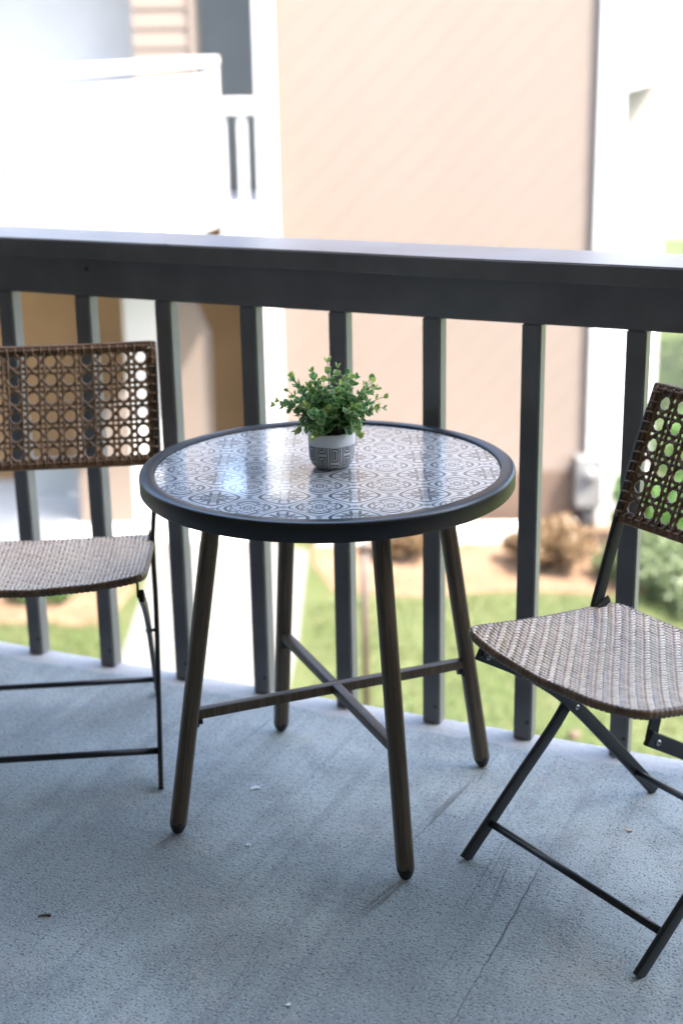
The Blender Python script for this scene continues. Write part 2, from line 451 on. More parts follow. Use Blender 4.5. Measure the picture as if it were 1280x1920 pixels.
for k in range(-12, 15):
    if bal is None:
        bm = bmesh.new(); bmesh.ops.create_cube(bm, size=1)
        for v in bm.verts: v.co = Vector((v.co.x * .0405, v.co.y * .038, v.co.z * .926))
        bmesh.ops.bevel(bm, geom=bm.edges[:], offset=.003, segments=2, affect='EDGES')
        bal = obj_bm('baluster', bm, M_rail, rail); o = bal
    else: o = link_copy(bal, rail)
    o.location = (k * .2138 + .0203, .0195, .461); o.rotation_euler = (R_(random.uniform(-.15, .15)), R_(random.uniform(-.15, .15)), R_(random.uniform(-1.5, 1.5)))

# ------------------------------------------------------------------ table
table = empty('bistro_table', (0, 0, 0))
tag(table, 'round bistro table with black rim, patterned glass top and four brown splayed legs', 'table')
def rim_prof():
    ro, ri, zt, zb = .355, .3275, .7073, .6715
    pr = [(ri - .006, zb + .004), (ri - .006, .6985), (ri + .0005, .6990), (ri + .0005, zt - .002), (ri + .003, zt)]
    pr += [(ro - .006, zt)] + [(ro - .006 + .006 * math.sin(t), zt - .006 + .006 * math.cos(t)) for t in (R_(30), R_(60), R_(90))]
    pr += [(ro, zb + .004), (ro - .003, zb), (ri - .003, zb), (ri - .006, zb + .004)]
    return pr
autosmooth(lathe('rim', rim_prof(), M_rim, table, 144), 50)
lathe('glass_top', [(.0, .7030), (.1, .7030), (.2, .7030), (.3255, .7030), (.3270, .7022), (.3272, .6992), (0, .6991)], M_table, table, 144, False)
LEG_A = [.3767 + .012, 1.9435, -2.7485, -1.1783]
def leg_pt(a, z):
    r = .337 - .158 * z
    return Vector((r * math.cos(a) + .004, r * math.sin(a), z))
for a in LEG_A:
    rad = Vector((-math.sin(a), math.cos(a), 0))
    p0 = leg_pt(a, .022); p1 = leg_pt(a, .672)
    dirv = (p1 - p0).normalized(); L = (p1 - p0).length
    # leg in its own frame so that the brushed grain runs along it
    lg_v, lg_f = sweep([(0, 0, L * i / 4) for i in range(5)], rsec(.0155, .0155, .0105, 5), Vector((1, 0, 0)))
    lg = autosmooth(obj('leg', lg_v, lg_f, M_leg, table), 40)
    q = dirv.to_track_quat('Z', 'Y'); yaw = math.atan2(math.sin(a), math.cos(a))
    xax = (rad - dirv * rad.dot(dirv)).normalized(); yax = dirv.cross(xax)
    lg.matrix_world = Matrix(((xax.x, yax.x, dirv.x, p0.x), (xax.y, yax.y, dirv.y, p0.y), (xax.z, yax.z, dirv.z, p0.z), (0, 0, 0, 1)))
    prof = [(.0001, -.022), (.006, -.0215), (.010, -.019), (.0135, -.012), (.0162, -.004), (.0164, .004), (.0150, .0045)]
    ft = lathe('rubber_foot', prof, M_rubber, lg, 20)
    ft.rotation_euler = (0, 0, 0)
zb = .2465
for i, (a0, a1) in enumerate(((LEG_A[0], LEG_A[2]), (LEG_A[1], LEG_A[3]))):
    A = leg_pt(a0, zb); B = leg_pt(a1, zb); dz = 0.0
    A = A.lerp(B, .014 / (B - A).length); B = B.lerp(A, .014 / (B - A).length)
    d = (B - A).normalized(); side = Vector((0, 0, 1))
    if i == 0:
        v, f = sweep([A, B], rsec(.0095, .0098, .002), side)
        autosmooth(obj('cross_brace', v, f, M_leg, table), 40)
    else:
        C = (A + B) / 2
        v, f = sweep([A, C - d * .0098], rsec(.0095, .0098, .002), side); v, f = sweep([C + d * .0098, B], rsec(.0095, .0098, .002), side, V0=v, F0=f)
        autosmooth(obj('cross_brace', v, f, M_leg, table), 40)
    for E_, s in ((A, 1), (B, -1)):
        pl = E_ + d * s * .003 - Vector((0, 0, .014))
        v, f = sweep([pl - d * s * .004 + Vector((0, 0, .022)), pl - d * s * .004 - Vector((0, 0, .012))], rsec(.002, .008, .001), d.cross(Vector((0, 0, 1))))
        obj('bracket_tab', v, f, M_black, table)
        v, f = sweep([pl - d * s * .003 - Vector((0, 0, .004)), pl + d * s * .006 - Vector((0, 0, .004))], csec(.0062, 10), Vector((0, 0, 1)))
        autosmooth(obj('bolt', v, f, M_black, table), 40)

# ------------------------------------------------------------------ chairs
def yfront(u): return .226 + .016 * (1 - u * u)
def seat_pt(u, v, dz=0.0):
    hw = .226 - .009 * v
    x = u * hw
    y = -.150 + (yfront(u) + .150) * v
    z = .4365 + .010 * v * v + .032 * v - .016 * (1 - u * u) * (.25 + .75 * v) - .004 * math.sin(PI * v)
    return Vector((x, y, z + dz))
def seat_lim(t, n=22): return (1 - abs(t) ** n) ** (1 / n) if abs(t) < 1 else 0.0
def make_seat(parent):
    NX, NY = 48, 42                                        # strands running front-back / side-side
    vs, fs = [], []
    def strand(get, cross_n, sign, lim, width_vec_idx):
        pass
    amp = .0030
    def add(kind, idx, N, Mx):
        nonlocal vs, fs
        t = (idx + .5) / N * 2 - 1; lim = seat_lim(t); hw = 1.0 / N * .80
        rows = []
        for j in range(Mx):
            over = ((idx + j) % 4 < 2) if kind == 'x' else not ((idx + j) % 4 < 2)
            for o in (-.3, .3):
                s = ((j + .5 + o) / Mx) * 2 - 1
                if abs(s) > lim: continue
                rows.append((s, amp if over else -amp))
        base = len(vs)
        jit = random.uniform(-.15, .15) / N
        for s, h in rows:
            for c, dh in ((-1, -.0018), (-.5, -.0003), (.5, -.0003), (1, -.0018)):
                tt = t + jit + c * hw
                if kind == 'x': u, v = s, (tt + 1) / 2
                else: u, v = tt, (s + 1) / 2
                vs.append(seat_pt(max(-1, min(1, u)), max(0, min(1, v)), h + dh))
        for r in range(len(rows) - 1):
            for c in range(3):
                a = base + r * 4 + c
                fs.append((a, a + 1, a + 5, a + 4) if kind == 'x' else (a, a + 4, a + 5, a + 1))
    for i in range(NY): add('x', i, NY, NX)
    for j in range(NX): add('y', j, NX, NY)
    s = obj('seat', vs, fs, M_seat, parent, True)
    # wrapped rim
    path = []; n = 4.4 * 2
    K = 1200
    for i in range(K):
        t = 2 * PI * i / K; c, s_ = math.cos(t), math.sin(t)
        u = math.copysign(abs(c) ** (2 / 16), c); v = math.copysign(abs(s_) ** (2 / 16), s_)
        p = seat_pt(u, (v + 1) / 2, -.0055)
        path.append(p)
    # resample evenly
    d = [0]
    for i in range(K): d.append(d[-1] + (path[(i + 1) % K] - path[i]).length)
    tot = d[-1]; NW = 150; per = 4; pts = []; k = 0
    for i in range(NW * per):
        q = tot * i / (NW * per)
        while d[k + 1] < q: k += 1
        pts.append(path[k].lerp(path[(k + 1) % K], (q - d[k]) / max(1e-9, d[k + 1] - d[k])))
    sc = [(.86, 1.0, 1.06, 1.0)[i % per] * random.uniform(.97, 1.03) for i in range(NW * per)]
    v, f = sweep(pts, [(.0052 * math.cos(2 * PI * q / 10), .0085 * math.sin(2 * PI * q / 10)) for q in range(10)], Vector((0, 0, 1)), True, scale=sc)
    obj('seat_edge', v, f, M_cane, s, True)
    # two hidden stiffening bars under the weave
    for vv in (.06, .94):
        v, f = sweep([seat_pt(u, vv, -.012) for u in np.linspace(-.96, .96, 9)], csec(.005, 8), Vector((0, 1, 0)))
        obj('seat_bar', v, f, M_black, s, True)
    return s
BT = Vector((0, -.263, .848)); BBm = Vector((0, -.1656, .5926)); BW = .2527
def back_pt(x, t, off=0.0):
    """point of the back panel; t 0 bottom .. 1 top, panel gently dished"""
    up = (BT - BBm); nrm = Vector((0, up.z, -up.y)).normalized()
    p = BBm.lerp(BT, t); p.x = x
    return p + nrm * (off + .016 * ((x / BW) ** 2 - .6))
def make_back(parent):
    H = (BT - BBm).length; vs, fs = [], []
    p = .0395; half = .0056; r = .0032; ins_x = BW - .017; ins_z = .015
    sec = csec(r, 6)
    nx = 12; px = (2 * ins_x) / nx; nz = 6; pz = (H - 2 * ins_z) / nz
    def tube(pts, rr=1.0):
        sweep(pts, [(a * rr, b * rr) for a, b in sec], Vector((.3, .9, .2)), caps=False, V0=vs, F0=fs)
    def line(x0, z0, x1, z1, ph, amp=.0016, off=0.0, rr=1.0):
        L = math.hypot(x1 - x0, z1 - z0); n = max(3, int(L / .0085)); pts = []
        for i in range(n + 1):
            t = i / n; x = x0 + (x1 - x0) * t; z = z0 + (z1 - z0) * t
            pts.append(back_pt(x, z / H, off + amp * math.sin(2 * PI * L * t / (px * 1.0) + ph)))
        tube(pts, rr)
    X0, X1, Z0, Z1 = -ins_x, ins_x, ins_z, H - ins_z
    for i in range(nx + 1):
        for s in (-half, half):
            x = X0 + i * px + s
            if X0 - .001 <= x <= X1 + .001: line(x, Z0 - .004, x, Z1 + .004, (PI if s > 0 else 0), .0012, .0008)
    for j in range(nz + 1):
        for s in (-half, half):
            z = Z0 + j * pz + s
            if Z0 - .001 <= z <= Z1 + .001: line(X0 - .004, z, X1 + .004, z, (PI if s > 0 else 0), .0012, -.0008)
    # diagonals through the middles of the cell sides
    for sg in (1, -1):
        for k in range(-nz * 2, nx * 2 + nz * 2):
            # line: (x-X0)/px = (k+.5) + sg*(z-Z0)/pz
            a0 = k + .5; pts = []
            t0, t1 = 0.0, float(nz)
            if sg == 1: t0 = max(t0, -a0); t1 = min(t1, nx - a0)
            else: t0 = max(t0, a0 - nx); t1 = min(t1, a0)
            if t1 - t0 < .4: continue
            line(X0 + (a0 + sg * t0) * px, Z0 + t0 * pz, X0 + (a0 + sg * t1) * px, Z0 + t1 * pz, 0 if sg > 0 else PI, .0018, .0004 * sg, .95)
    pan = obj('cane_back', vs, fs, M_cane, parent, True)
    # border of wrapped strands
    def loop(inset, K=40):
        a = BW - inset; lo, hi = inset / H, 1 - inset / H; P = []
        for i in range(K): P.append((-a + 2 * a * i / K, lo))
        for i in range(12): P.append((a, lo + (hi - lo) * i / 12))
        for i in range(K): P.append((a - 2 * a * i / K, hi))
        for i in range(12): P.append((-a, hi + (lo - hi) * i / 12))
        return P
    vs, fs = [], []
    for inset, rr, off in ((.0045, .0052, 0), (.0115, .0042, .0025), (.0175, .0040, -.0010)):
        sweep([back_pt(x, t, off) for x, t in loop(inset)], csec(rr, 8), Vector((.3, .9, .2)), True, V0=vs, F0=fs)
    # wraps every couple of centimetres
    def wrap(x, t, dx, dt):
        pts = []
        for q in range(9):
            a = PI * q / 8
            c = math.cos(a)
            pts.append(back_pt(x + dx * (.5 + .5 * c), t + dt * (.5 + .5 * c), .0066 * math.sin(a) + .0005))
        sweep(pts, csec(.0027, 6), Vector((.3, .9, .2)), False, True, V0=vs, F0=fs)
        sweep([back_pt(x + dx * (.5 + .5 * math.cos(PI * q / 8)), t + dt * (.5 + .5 * math.cos(PI * q / 8)), -.0058 * math.sin(PI * q / 8)) for q in range(9)], csec(.0027, 6), Vector((.3, .9, .2)), False, True, V0=vs, F0=fs)
    for i in range(27):
        x = -BW + .012 + i * (2 * BW - .024) / 26
        wrap(x, .006 / H, 0, .015 / H); wrap(x, 1 - .006 / H, 0, -.015 / H)
    for i in range(13):
        t = .07 + .86 * i / 12
        wrap(-BW + .005, t, .016, 0); wrap(BW - .005, t, -.016, 0)
    obj('back_border', vs, fs, M_cane, pan, True)
    return pan
def make_chair():
    c = empty('folding_chair')
    make_back(c); make_seat(c)
    ws = .2265; wr = .2095
    for s in (1, -1):
        path = bez([(s * ws, .2145, .002), (s * ws, .09, .127), (s * ws, -.018, .236), (s * ws, -.0640, .320), (s * ws, -.1022, .4476), (s * .243, -.1656, .5926), (s * .2465, -.214, .72), (s * .2465, -.245, .80)], 8)
        v, f = sweep(path, rsec(.0126, .0052, .0022, 4), Vector((1, 0, 0)))
        lg = autosmooth(obj('front_leg', v, f, M_black, c), 40)
        path = bez([(s * wr, .200, .425), (s * wr, .10, .3655), (s * wr, .02, .308), (s * wr, -.0385, .2542), (s * wr, -.12, .167), (s * wr, -.2667, .003)], 8)
        v, f = sweep(path, rsec(.0130, .0050, .0022, 4), Vector((1, 0, 0)))
        rl = autosmooth(obj('rear_leg', v, f, M_black, c), 40)
        # seat bracket at the front and hinge at the back
        sp = seat_pt(s * .93, .90)
        v, f = sweep([(s * (wr - .0075), .186, .418), (s * (wr - .0075), .176, sp.z - .009)], rsec(.0125, .0022, .001), Vector((1, 0, 0)))
        obj('seat_bracket', v, f, M_black, rl)
        v, f = sweep([(s * (ws - .008), -.094, .4365), (s * (ws - .008), -.125, .452)], rsec(.008, .0022, .001), Vector((1, 0, 0)))
        obj('hinge', v, f, M_black, lg)
        for (y, z, par) in ((.183, .414, rl), (-.0385, .2542, rl)):
            for q in (-1, 1):
                xx = s * wr + q * .0052
                v, f = sweep([(xx, y, z), (xx + q * .0016, y, z), (xx + q * .0026, y, z)], csec(.0050, 14), Vector((0, 0, 1)), scale=[1, 1, .75])
                bo = autosmooth(obj('bolt', v, f, M_steel, par), 30)
                v, f = sweep([(xx + q * .002, y, z), (xx + q * .0029, y, z)], csec(.0024, 10), Vector((0, 0, 1)))
                obj('bolt_socket', v, f, M_black, par)
        v, f = sweep([(s * wr, -.0385, .2542), (s * ws, -.0385, .2542)], csec(.004, 8), Vector((0, 0, 1))); obj('pivot_pin', v, f, M_black, lg, True)
        v, f = sweep([(s * (wr), -.15, .1335), (s * ws, -.1, .1335)], csec(.003, 8), Vector((0, 0, 1)))
    # stretchers
    kf = .236; y = .2145 + (-.0385 - .2145) * kf; z = .2542 * kf
    v, f = sweep([(-ws, y, z), (ws, y, z)], csec(.0074, 12), Vector((0, 0, 1))); obj('stretcher', v, f, M_black, c, True)
    kr = .24; y = -.2667 + (-.0385 + .2667) * kr + .002; z = .2542 * kr
    v, f = sweep([(-wr, y, z), (wr, y, z)], csec(.0068, 12), Vector((0, 0, 1))); obj('stretcher', v, f, M_black, c, True)
    return c
def copy_tree(o, parent=None):
    n = o.copy(); col.objects.link(n); n.parent = parent
    for ch in list(o.children): copy_tree(ch, n)
    return n
ch1 = make_chair(); ch2 = copy_tree(ch1)
ch1.location = (.5502, -.3179, 0); ch1.rotation_euler = (0, 0, 2.1618)
ch2.location = (-.6029, .2405, 0); ch2.rotation_euler = (0, 0, 3.2335)
G = 'folding wicker chairs beside the table'
tag(ch1, 'folding chair turned sideways to the table, shiny woven seat touching a table leg', 'chair', G)
tag(ch2, 'folding chair facing the camera with its cane back against the left railing', 'chair', G)

# ------------------------------------------------------------------ potted plant
plant = empty('potted_plant', (.009, .006, .7034))
tag(plant, 'small eucalyptus style plant in grey patterned pot on the table', 'plant')
pr = [(.0001, .0), (.027, .0), (.031, .0012), (.0365, .006), (.0405, .013), (.0432, .024), (.0440, .036), (.0440, .0475), (.0443, .0482), (.0443, .068), (.0438, .0705), (.0425, .0712), (.0410, .0705), (.0405, .066), (.0400, .058)]
autosmooth(lathe('pot', pr, M_pot, plant, 72), 60)
lathe('soil', [(.0001, .0625), (.02, .0620), (.0402, .060)], M_soil, plant, 24)
LEAF_GEO = []; EXTRA = ([], [], [])
def leaf_mesh(cup, asp):
    vs = [(0, .5, -cup * .6)]; n = 10
    for i in range(n):
        t = 2 * PI * i / n - PI / 2; x = .5 * asp * math.cos(t); y = .5 + .5 * math.sin(t)
        if i == 0: y = -.08
        vs.append((x * .55, .5 + (y - .5) * .55, -cup * .35 + .04 * abs(x)))
    for i in range(n):
        t = 2 * PI * i / n - PI / 2; x = .5 * asp * math.cos(t); y = .5 + .5 * math.sin(t)
        if i == 0: y = -.1
        vs.append((x, y, cup * (.3 + 1.2 * abs(x)) * .6 + .06 * math.sin(3 * t)))
    fs = [(0, 1 + i, 1 + (i + 1) % n) for i in range(n)] + [(1 + i, 11 + i, 11 + (i + 1) % n, 1 + (i + 1) % n) for i in range(n)]
    me = bpy.data.meshes.new('leaf'); me.from_pydata(vs, [], fs); me.update(); me.materials.append(M_leaf.m)
    uv = me.uv_layers.new(name='leaf_uv')
    for lp in me.loops: uv.data[lp.index].uv = vs[lp.vertex_index][:2]
    LEAF_GEO.append((vs, fs))
    me.polygons.foreach_set('use_smooth', [True] * len(me.polygons)); return me
LM = [leaf_mesh(.18, .92), leaf_mesh(.30, .85), leaf_mesh(.08, 1.0)]
def add_stem(az, lean, L, droop, nl, big, joined=False):
    """stem leaving the pot at azimuth az, lean from the vertical"""
    base = Vector((math.cos(az) * .020 * min(1, lean * 1.4), math.sin(az) * .020 * min(1, lean * 1.4), .060))
    pts = []; N = 12; p = base.copy(); th = lean * .55
    for i in range(N + 1):
        pts.append(p.copy()); t = i / N
        th_i = lean * (.55 + .6 * t) + droop * t * t
        p = p + Vector((math.cos(az) * math.sin(th_i), math.sin(az) * math.sin(th_i), math.cos(th_i))) * (L / N)
        p += Vector((random.uniform(-1, 1), random.uniform(-1, 1), 0)) * .0006
    v, f = sweep(pts, csec(.0011, 5), Vector((.3, .5, .8)), scale=[1.2 - .7 * i / N for i in range(N + 1)])
    st = obj('stem', v, f, M_stem, plant, True)
    spin = random.uniform(0, PI)
    pairs = nl // 2
    for k in range(pairs):
        t = .30 + .70 * (k + .6) / pairs
        fi = min(N - .001, t * N); i = int(fi); q = pts[i].lerp(pts[i + 1], fi - i); tan = (pts[i + 1] - pts[i]).normalized()
        ref = tan.orthogonal().normalized(); ang = spin + k * PI / 2 + random.uniform(-.35, .35)
        size = (.0225 if big else .0195) * (1 - .50 * max(0, t - .3) / .7) * random.uniform(.85, 1.15)
        tip = max(0.0, (t - .62) / .38)
        for s in (0, PI):
            out = Matrix.Rotation(ang + s, 3, tan) @ ref
            dirv = (out * (1.0 - .45 * tip) + tan * (.25 + .75 * tip) + Vector((0, 0, random.uniform(-.25, .3)))).normalized()
            nrm = (tan * 1.0 - dirv * tan.dot(dirv)); nrm = nrm.normalized() if nrm.length > .05 else out
            xax = dirv.cross(nrm).normalized(); nrm = xax.cross(dirv)
            m = Matrix(((xax.x, dirv.x, nrm.x, q.x), (xax.y, dirv.y, nrm.y, q.y), (xax.z, dirv.z, nrm.z, q.z), (0, 0, 0, 1)))
            m = m @ Matrix.Rotation(random.uniform(-.35, .35), 4, 'Y') @ Matrix.Scale(size * random.uniform(.9, 1.1), 4)
            if joined:
                lv, lf = random.choice(LEAF_GEO); n0 = len(EXTRA[0])
                EXTRA[0].extend(m @ Vector(q_) for q_ in lv); EXTRA[1].extend(tuple(n0 + i_ for i_ in f_) for f_ in lf); EXTRA[2].extend(q_[:2] for q_ in lv)
                continue
            o = bpy.data.objects.new('leaf', random.choice(LM)); col.objects.link(o); o.parent = st
            o.matrix_local = m
            g = random.random()
            ca = Vector((.085 + .05 * g, .24 + .06 * g, .085)); cb = Vector((.62, .70, .09))
            cc = ca.lerp(cb, min(1, tip * .8 * random.uniform(.5, 1.2)))
            o.color = (cc.x, cc.y, cc.z, 1)
# upright centre stems, then leaning ones all round, then drooping ones
spec = [(1.9, .10, .145, 0, 12, 1), (0.6, .12, .135, 0, 12, 1), (2.6, .30, .128, 0, 12, 1), (.1, .32, .118, 0, 12, 1), (4.2, .25, .118, 0, 12, 1), (5.3, .28, .112, 0, 12, 1),
        (PI, .55, .130, 0, 12, 1), (2.8, .62, .122, .1, 12, 1), (3.5, .68, .120, .2, 10, 1), (0.0, .62, .126, .1, 12, 1), (.35, .66, .125, .1, 10, 1), (5.95, .62, .122, .2, 10, 1),
        (PI + .2, 1.0, .118, .35, 10, 0), (PI - .25, .95, .112, .45, 10, 0), (.15, .95, .115, .35, 10, 0), (-.25, 1.0, .112, .5, 10, 0), (.5, .85, .118, .3, 10, 0),
        (4.0, .60, .095, .5, 12, 1), (4.7, .55, .085, .4, 10, 1), (5.4, .62, .095, .6, 12, 1), (4.3, 1.05, .075, 1.5, 10, 1), (5.5, 1.05, .078, 1.5, 10, 1), (3.9, 1.1, .080, 1.2, 10, 0),
        (1.2, .55, .110, .2, 10, 1), (2.1, .60, .105, .2, 10, 1), (4.9, .35, .105, .2, 10, 1), (3.7, .40, .112, .1, 10, 1)]
for a in spec: add_stem(a[0] + random.uniform(-.08, .08), *a[1:])
for k in range(34):                                       # the dense heart of the clump
    add_stem(k * 2.4, random.uniform(.12, .95), random.uniform(.075, .125), random.uniform(0, .5), 12, 1, True)
hf = obj('foliage', EXTRA[0], EXTRA[1], M_leaf, plant, True); hf['kind'] = 'stuff'; hf.color = (.11, .28, .09, 1)
uvl = hf.data.uv_layers.new(name='leaf_uv')
for lp in hf.data.loops: uvl.data[lp.index].uv = EXTRA[2][lp.vertex_index]

# ------------------------------------------------------------------ crumbs on the floor
def flake(name, loc, pts, th, mat, label, cat, tilt=0.05):
    bm = bmesh.new(); vv = [bm.verts.new((x, y, 0)) for x, y in pts]; fc = bm.faces.new(vv)
    r = bmesh.ops.extrude_face_region(bm, geom=[fc])
    for e in r['geom']:
        if isinstance(e, bmesh.types.BMVert): e.co.z += th + e.co.x * tilt
    o = obj_bm(name, bm, mat); o.location = loc
    return tag(o, label, cat)
M_chip = Mat('paint_chip', (.75, .75, .74), .6); M_flake = Mat('dry_flake', (.55, .43, .30), .7); M_twig = Mat('twig', (.09, .06, .04), .8)
flake('paint_chip', (-.164, .046, .0012), [(-.011, -.004), (-.004, -.008), (.004, -.005), (.012, -.006), (.010, .003), (.002, .008), (-.006, .005)], .0012, M_chip, 'white paint chip on the floor below the cross brace', 'paint chip')
flake('dry_leaf', (.57, -.151, .0012), [(-.007, .006), (.001, -.007), (.008, -.009), (.004, .003)], .0012, M_flake, 'tiny tan leaf flake on the floor under the sideways chair', 'leaf', .2)
flake('lint_speck', (-.074, -.682, .0012), [(-.004, -.003), (.003, -.004), (.004, .003), (-.002, .004)], .0015, M_chip, 'tiny white speck on the floor nearest the camera', 'speck')
flake('twig', (-.514, -.413, .0012), [(-.012, -.004), (-.002, -.001), (.010, -.003), (.011, .001), (.0, .003), (-.010, .000)], .0025, M_twig, 'small dark twig lying on the floor at lower left', 'twig')
lo = lathe('washer', [(.0022, .0005), (.0052, .0005), (.0052, .0020), (.0022, .0020), (.0022, .0005)], M_chip, None, 20); lo.location = (-.165, -.184, .001)
tag(lo, 'tiny pale ring lying on the floor between the front table legs', 'ring')

# ------------------------------------------------------------------ ground outside
GZ = -2.7
def sheet(name, pts, z, mat, kind='structure'):
    o = obj(name, [(x, y, z) for x, y in pts], [tuple(range(len(pts)))], mat); return tag(o, kind=kind)
sheet('ground', [(-150, -150), (150, -150), (150, 150), (-150, 150)], GZ, M_lawn)
sheet('mulch_bed', [(-.05, 8.25), (.6, 8.10), (1.4, 8.2), (2.2, 8.05), (2.9, 8.3), (3.1, 9.0), (2.95, 9.81), (-.25, 9.81), (-.22, 8.9)], GZ + .006, M_mulch)
sheet('path', [(-1.55, 5.2), (-.42, 5.2), (-.30, 7.2), (-.26, 9.2), (-.62, 9.50), (-2.3, 9.50), (-1.9, 9.2), (-1.55, 8.6)], GZ + .010, M_path)
sheet('patio', [(-.62, 9.505), (-.62, 12.2), (-4.6, 12.2), (-4.6, 9.505)], GZ + .012, M_patio)
sheet('flower_bed', [(-4.2, 7.9), (-1.75, 7.6), (-1.62, 8.4), (-2.0, 9.2), (-4.4, 9.2)], GZ + .005, M_mulch)
for i, (x0, x1) in enumerate(((-.2, .45), (.47, 1.08), (1.10, 1.68), (1.70, 2.06))):
    k = box('kerb_stone', x0, x1, 9.35, 9.62, GZ - .05, GZ + .11 + .01 * (i % 2), M_kerb, None, .02, 3)
    tag(k, ('pale kerb stone next to the concrete path', 'pale kerb stone second from the path', 'pale kerb stone third from the path', 'short pale kerb stone by the grey meter box')[i], 'kerb stone', 'kerb stones below the tan wall')

# ------------------------------------------------------------------ neighbouring building
def poly_prism(name, pts, y0, y1, mat, parent):
    """polygon in the x-z plane, thickened from y0 (front) to y1 (back)"""
    cx = sum(p[0] for p in pts) / len(pts); cz = sum(p[1] for p in pts) / len(pts); n = len(pts)
    vs = [(x - cx, 0, z - cz) for x, z in pts] + [(x - cx, y1 - y0, z - cz) for x, z in pts]
    fs = [tuple(range(n))] + [tuple(reversed(range(n, 2 * n)))] + [(i, n + i, n + (i + 1) % n, (i + 1) % n) for i in range(n)]
    o = obj(name, vs, fs, mat, parent); o.location = (cx, y0, cz)
    bm = bmesh.new(); bm.from_mesh(o.data); bmesh.ops.recalc_face_normals(bm, faces=bm.faces); bm.to_mesh(o.data); bm.free()
    return o
def clip(poly, nx, nz, c):
    out = []
    for i in range(len(poly)):
        a, b = poly[i], poly[(i + 1) % len(poly)]
        da = nx * a[0] + nz * a[1] - c; db = nx * b[0] + nz * b[1] - c
        if da <= 0: out.append(a)
        if da * db < 0: t = da / (da - db); out.append((a[0] + (b[0] - a[0]) * t, a[1] + (b[1] - a[1]) * t))
    return out
bld = empty('apartment_wing', (0, 0, 0))
tag(bld, 'tan sided apartment wing with white corner trim across the lawn', 'building')
box('wall', -.44, 2.13, 9.83, 10.3, GZ, 4.6, M_tan, bld, 0)
rect = [(-.44, -2.2), (2.13, -2.2), (2.13, 4.6), (-.44, 4.6)]
s2 = math.sqrt(.5); wp = .19
lo_c = min(-x * s2 + z * s2 for x, z in rect); hi_c = max(-x * s2 + z * s2 for x, z in rect)
k = 0
while lo_c + k * wp < hi_c:
    c0 = lo_c + k * wp; pg = clip(clip(rect, -s2, s2, c0 + wp - .002), s2, -s2, -c0)
    if len(pg) >= 3: poly_prism('siding_plank', pg, 9.822 + (.0012 if k % 2 else 0), 9.83, M_tan, bld)
    k += 1
box('base_band', -.44, 2.13, 9.795, 9.829, GZ, -2.206, M_dkbrown, bld, .004)  # darker brown band along the foot of the tan wall
box('corner_trim', -.602, -.447, 9.62, 10.3, GZ, 4.6, M_white, bld, .006)
box('corner_trim', 2.132, 2.160, 9.80, 10.3, GZ, 4.6, M_tan, bld, .004)
rf = box('roof', -1.0, 3.6, 9.55, 14, 4.605, 4.78, M_dkbrown, bld, .01)

wing = empty('white_wing', (0, 0, 0))
tag(wing, 'white wall with small projecting ledge beside the tan apartment wing', 'building')
box('pier', 2.161, 2.376, 9.765, 10.6, GZ, 4.4, M_white, wing, .005)
box('wall', 2.378, 2.80, 10.1, 10.6, GZ, -.282, M_white, wing, .005)
box('upper_wall', 2.378, 3.5, 10.4, 10.6, -.28, 4.4, M_beige, wing, .005)
# the upper storey juts out; its edge draws a slanting shadow on the wall below
poly_prism('jutting_storey', [(2.378, .99), (2.765, 1.085), (2.765, 4.4), (2.378, 4.4)], 9.765, 10.4, M_white, wing)
poly_prism('bounce_strip', [(2.380, .979), (2.763, 1.073), (2.763, 1.083), (2.380, .989)], 9.80, 10.39, M_tan, wing)  # tan strip added under the overhang, paints warm bounce into the shade

lamp = empty('wall_fixture', (2.44, 10.1, -1.52))
tag(lamp, 'slim grey fixture fixed low on the white wall', 'fixture')
v, f = sweep([(.035, -.03, .18), (.02, -.04, .02), (0, -.05, -.05)], csec(.012, 8), Vector((0, 1, 0))); obj('stem', v, f, M_util, lamp, True)
lathe('shade', [(.012, .0), (.045, -.03), (.05, -.15), (.03, -.19), (.0001, -.195)], M_util, lamp, 16, loc=(-.01, -.06, -.03))

meter = empty('meter_box', (2.17, 9.72, -2.27))
tag(meter, 'grey electric meter box with conduit on the corner of the tan wall', 'meter box')
box('case', -.11, .11, -.08, .12, -.22, .22, M_util, meter, .012)
lathe('dial', [(.0001, .05), (.05, .045), (.065, .02), (.065, 0)], M_util, meter, 20, loc=(0, -.085, .08)).rotation_euler = (PI / 2, 0, 0)
v, f = sweep([(.05, .02, -.22), (.05, .02, -.44)], csec(.035, 12), Vector((0, 1, 0))); obj('conduit', v, f, M_util, meter, True)
v, f = sweep([(-.05, .04, -.22), (-.05, .04, -.44)], csec(.028, 12), Vector((0, 1, 0))); obj('conduit', v, f, M_pole, meter, True)

# stair tower on the left: landing with white railing, walls behind and below
tower = empty('stair_tower', (0, 0, 0))
tag(tower, 'white stair tower with landing and shaded brown breezeway left of the tan wing', 'building')
LA = math.atan2(-3.4, -.85)                               # the landing runs towards us on its left
def xy_prism(name, pts, z0, z1, mat, parent):
    n = len(pts); vs = [(x, y, z0) for x, y in pts] + [(x, y, z1) for x, y in pts]
    fs = [tuple(reversed(range(n))), tuple(range(n, 2 * n))] + [(i, (i + 1) % n, n + (i + 1) % n, n + i) for i in range(n)]
    return obj(name, vs, fs, mat, parent)
xy_prism('landing_slab', [(-.94, 9.05), (-.94, 10.6), (-6.0, 10.6), (-6.0, 3.0), (-2.452, 3.0)], .22, .33, M_white, tower)
for q0, q1, z0 in ((0, 1.2, .06), (1.202, 6.25, .20)):
    fa = box('fascia', q0, q1, -.03, .0, z0, .40, M_white, tower, .006)
    fa.location = Vector((-.905, 9.04, (z0 + .40) / 2)) + Vector((math.cos(LA), math.sin(LA), 0)) * ((q0 + q1) / 2); fa.rotation_euler = (0, 0, LA)
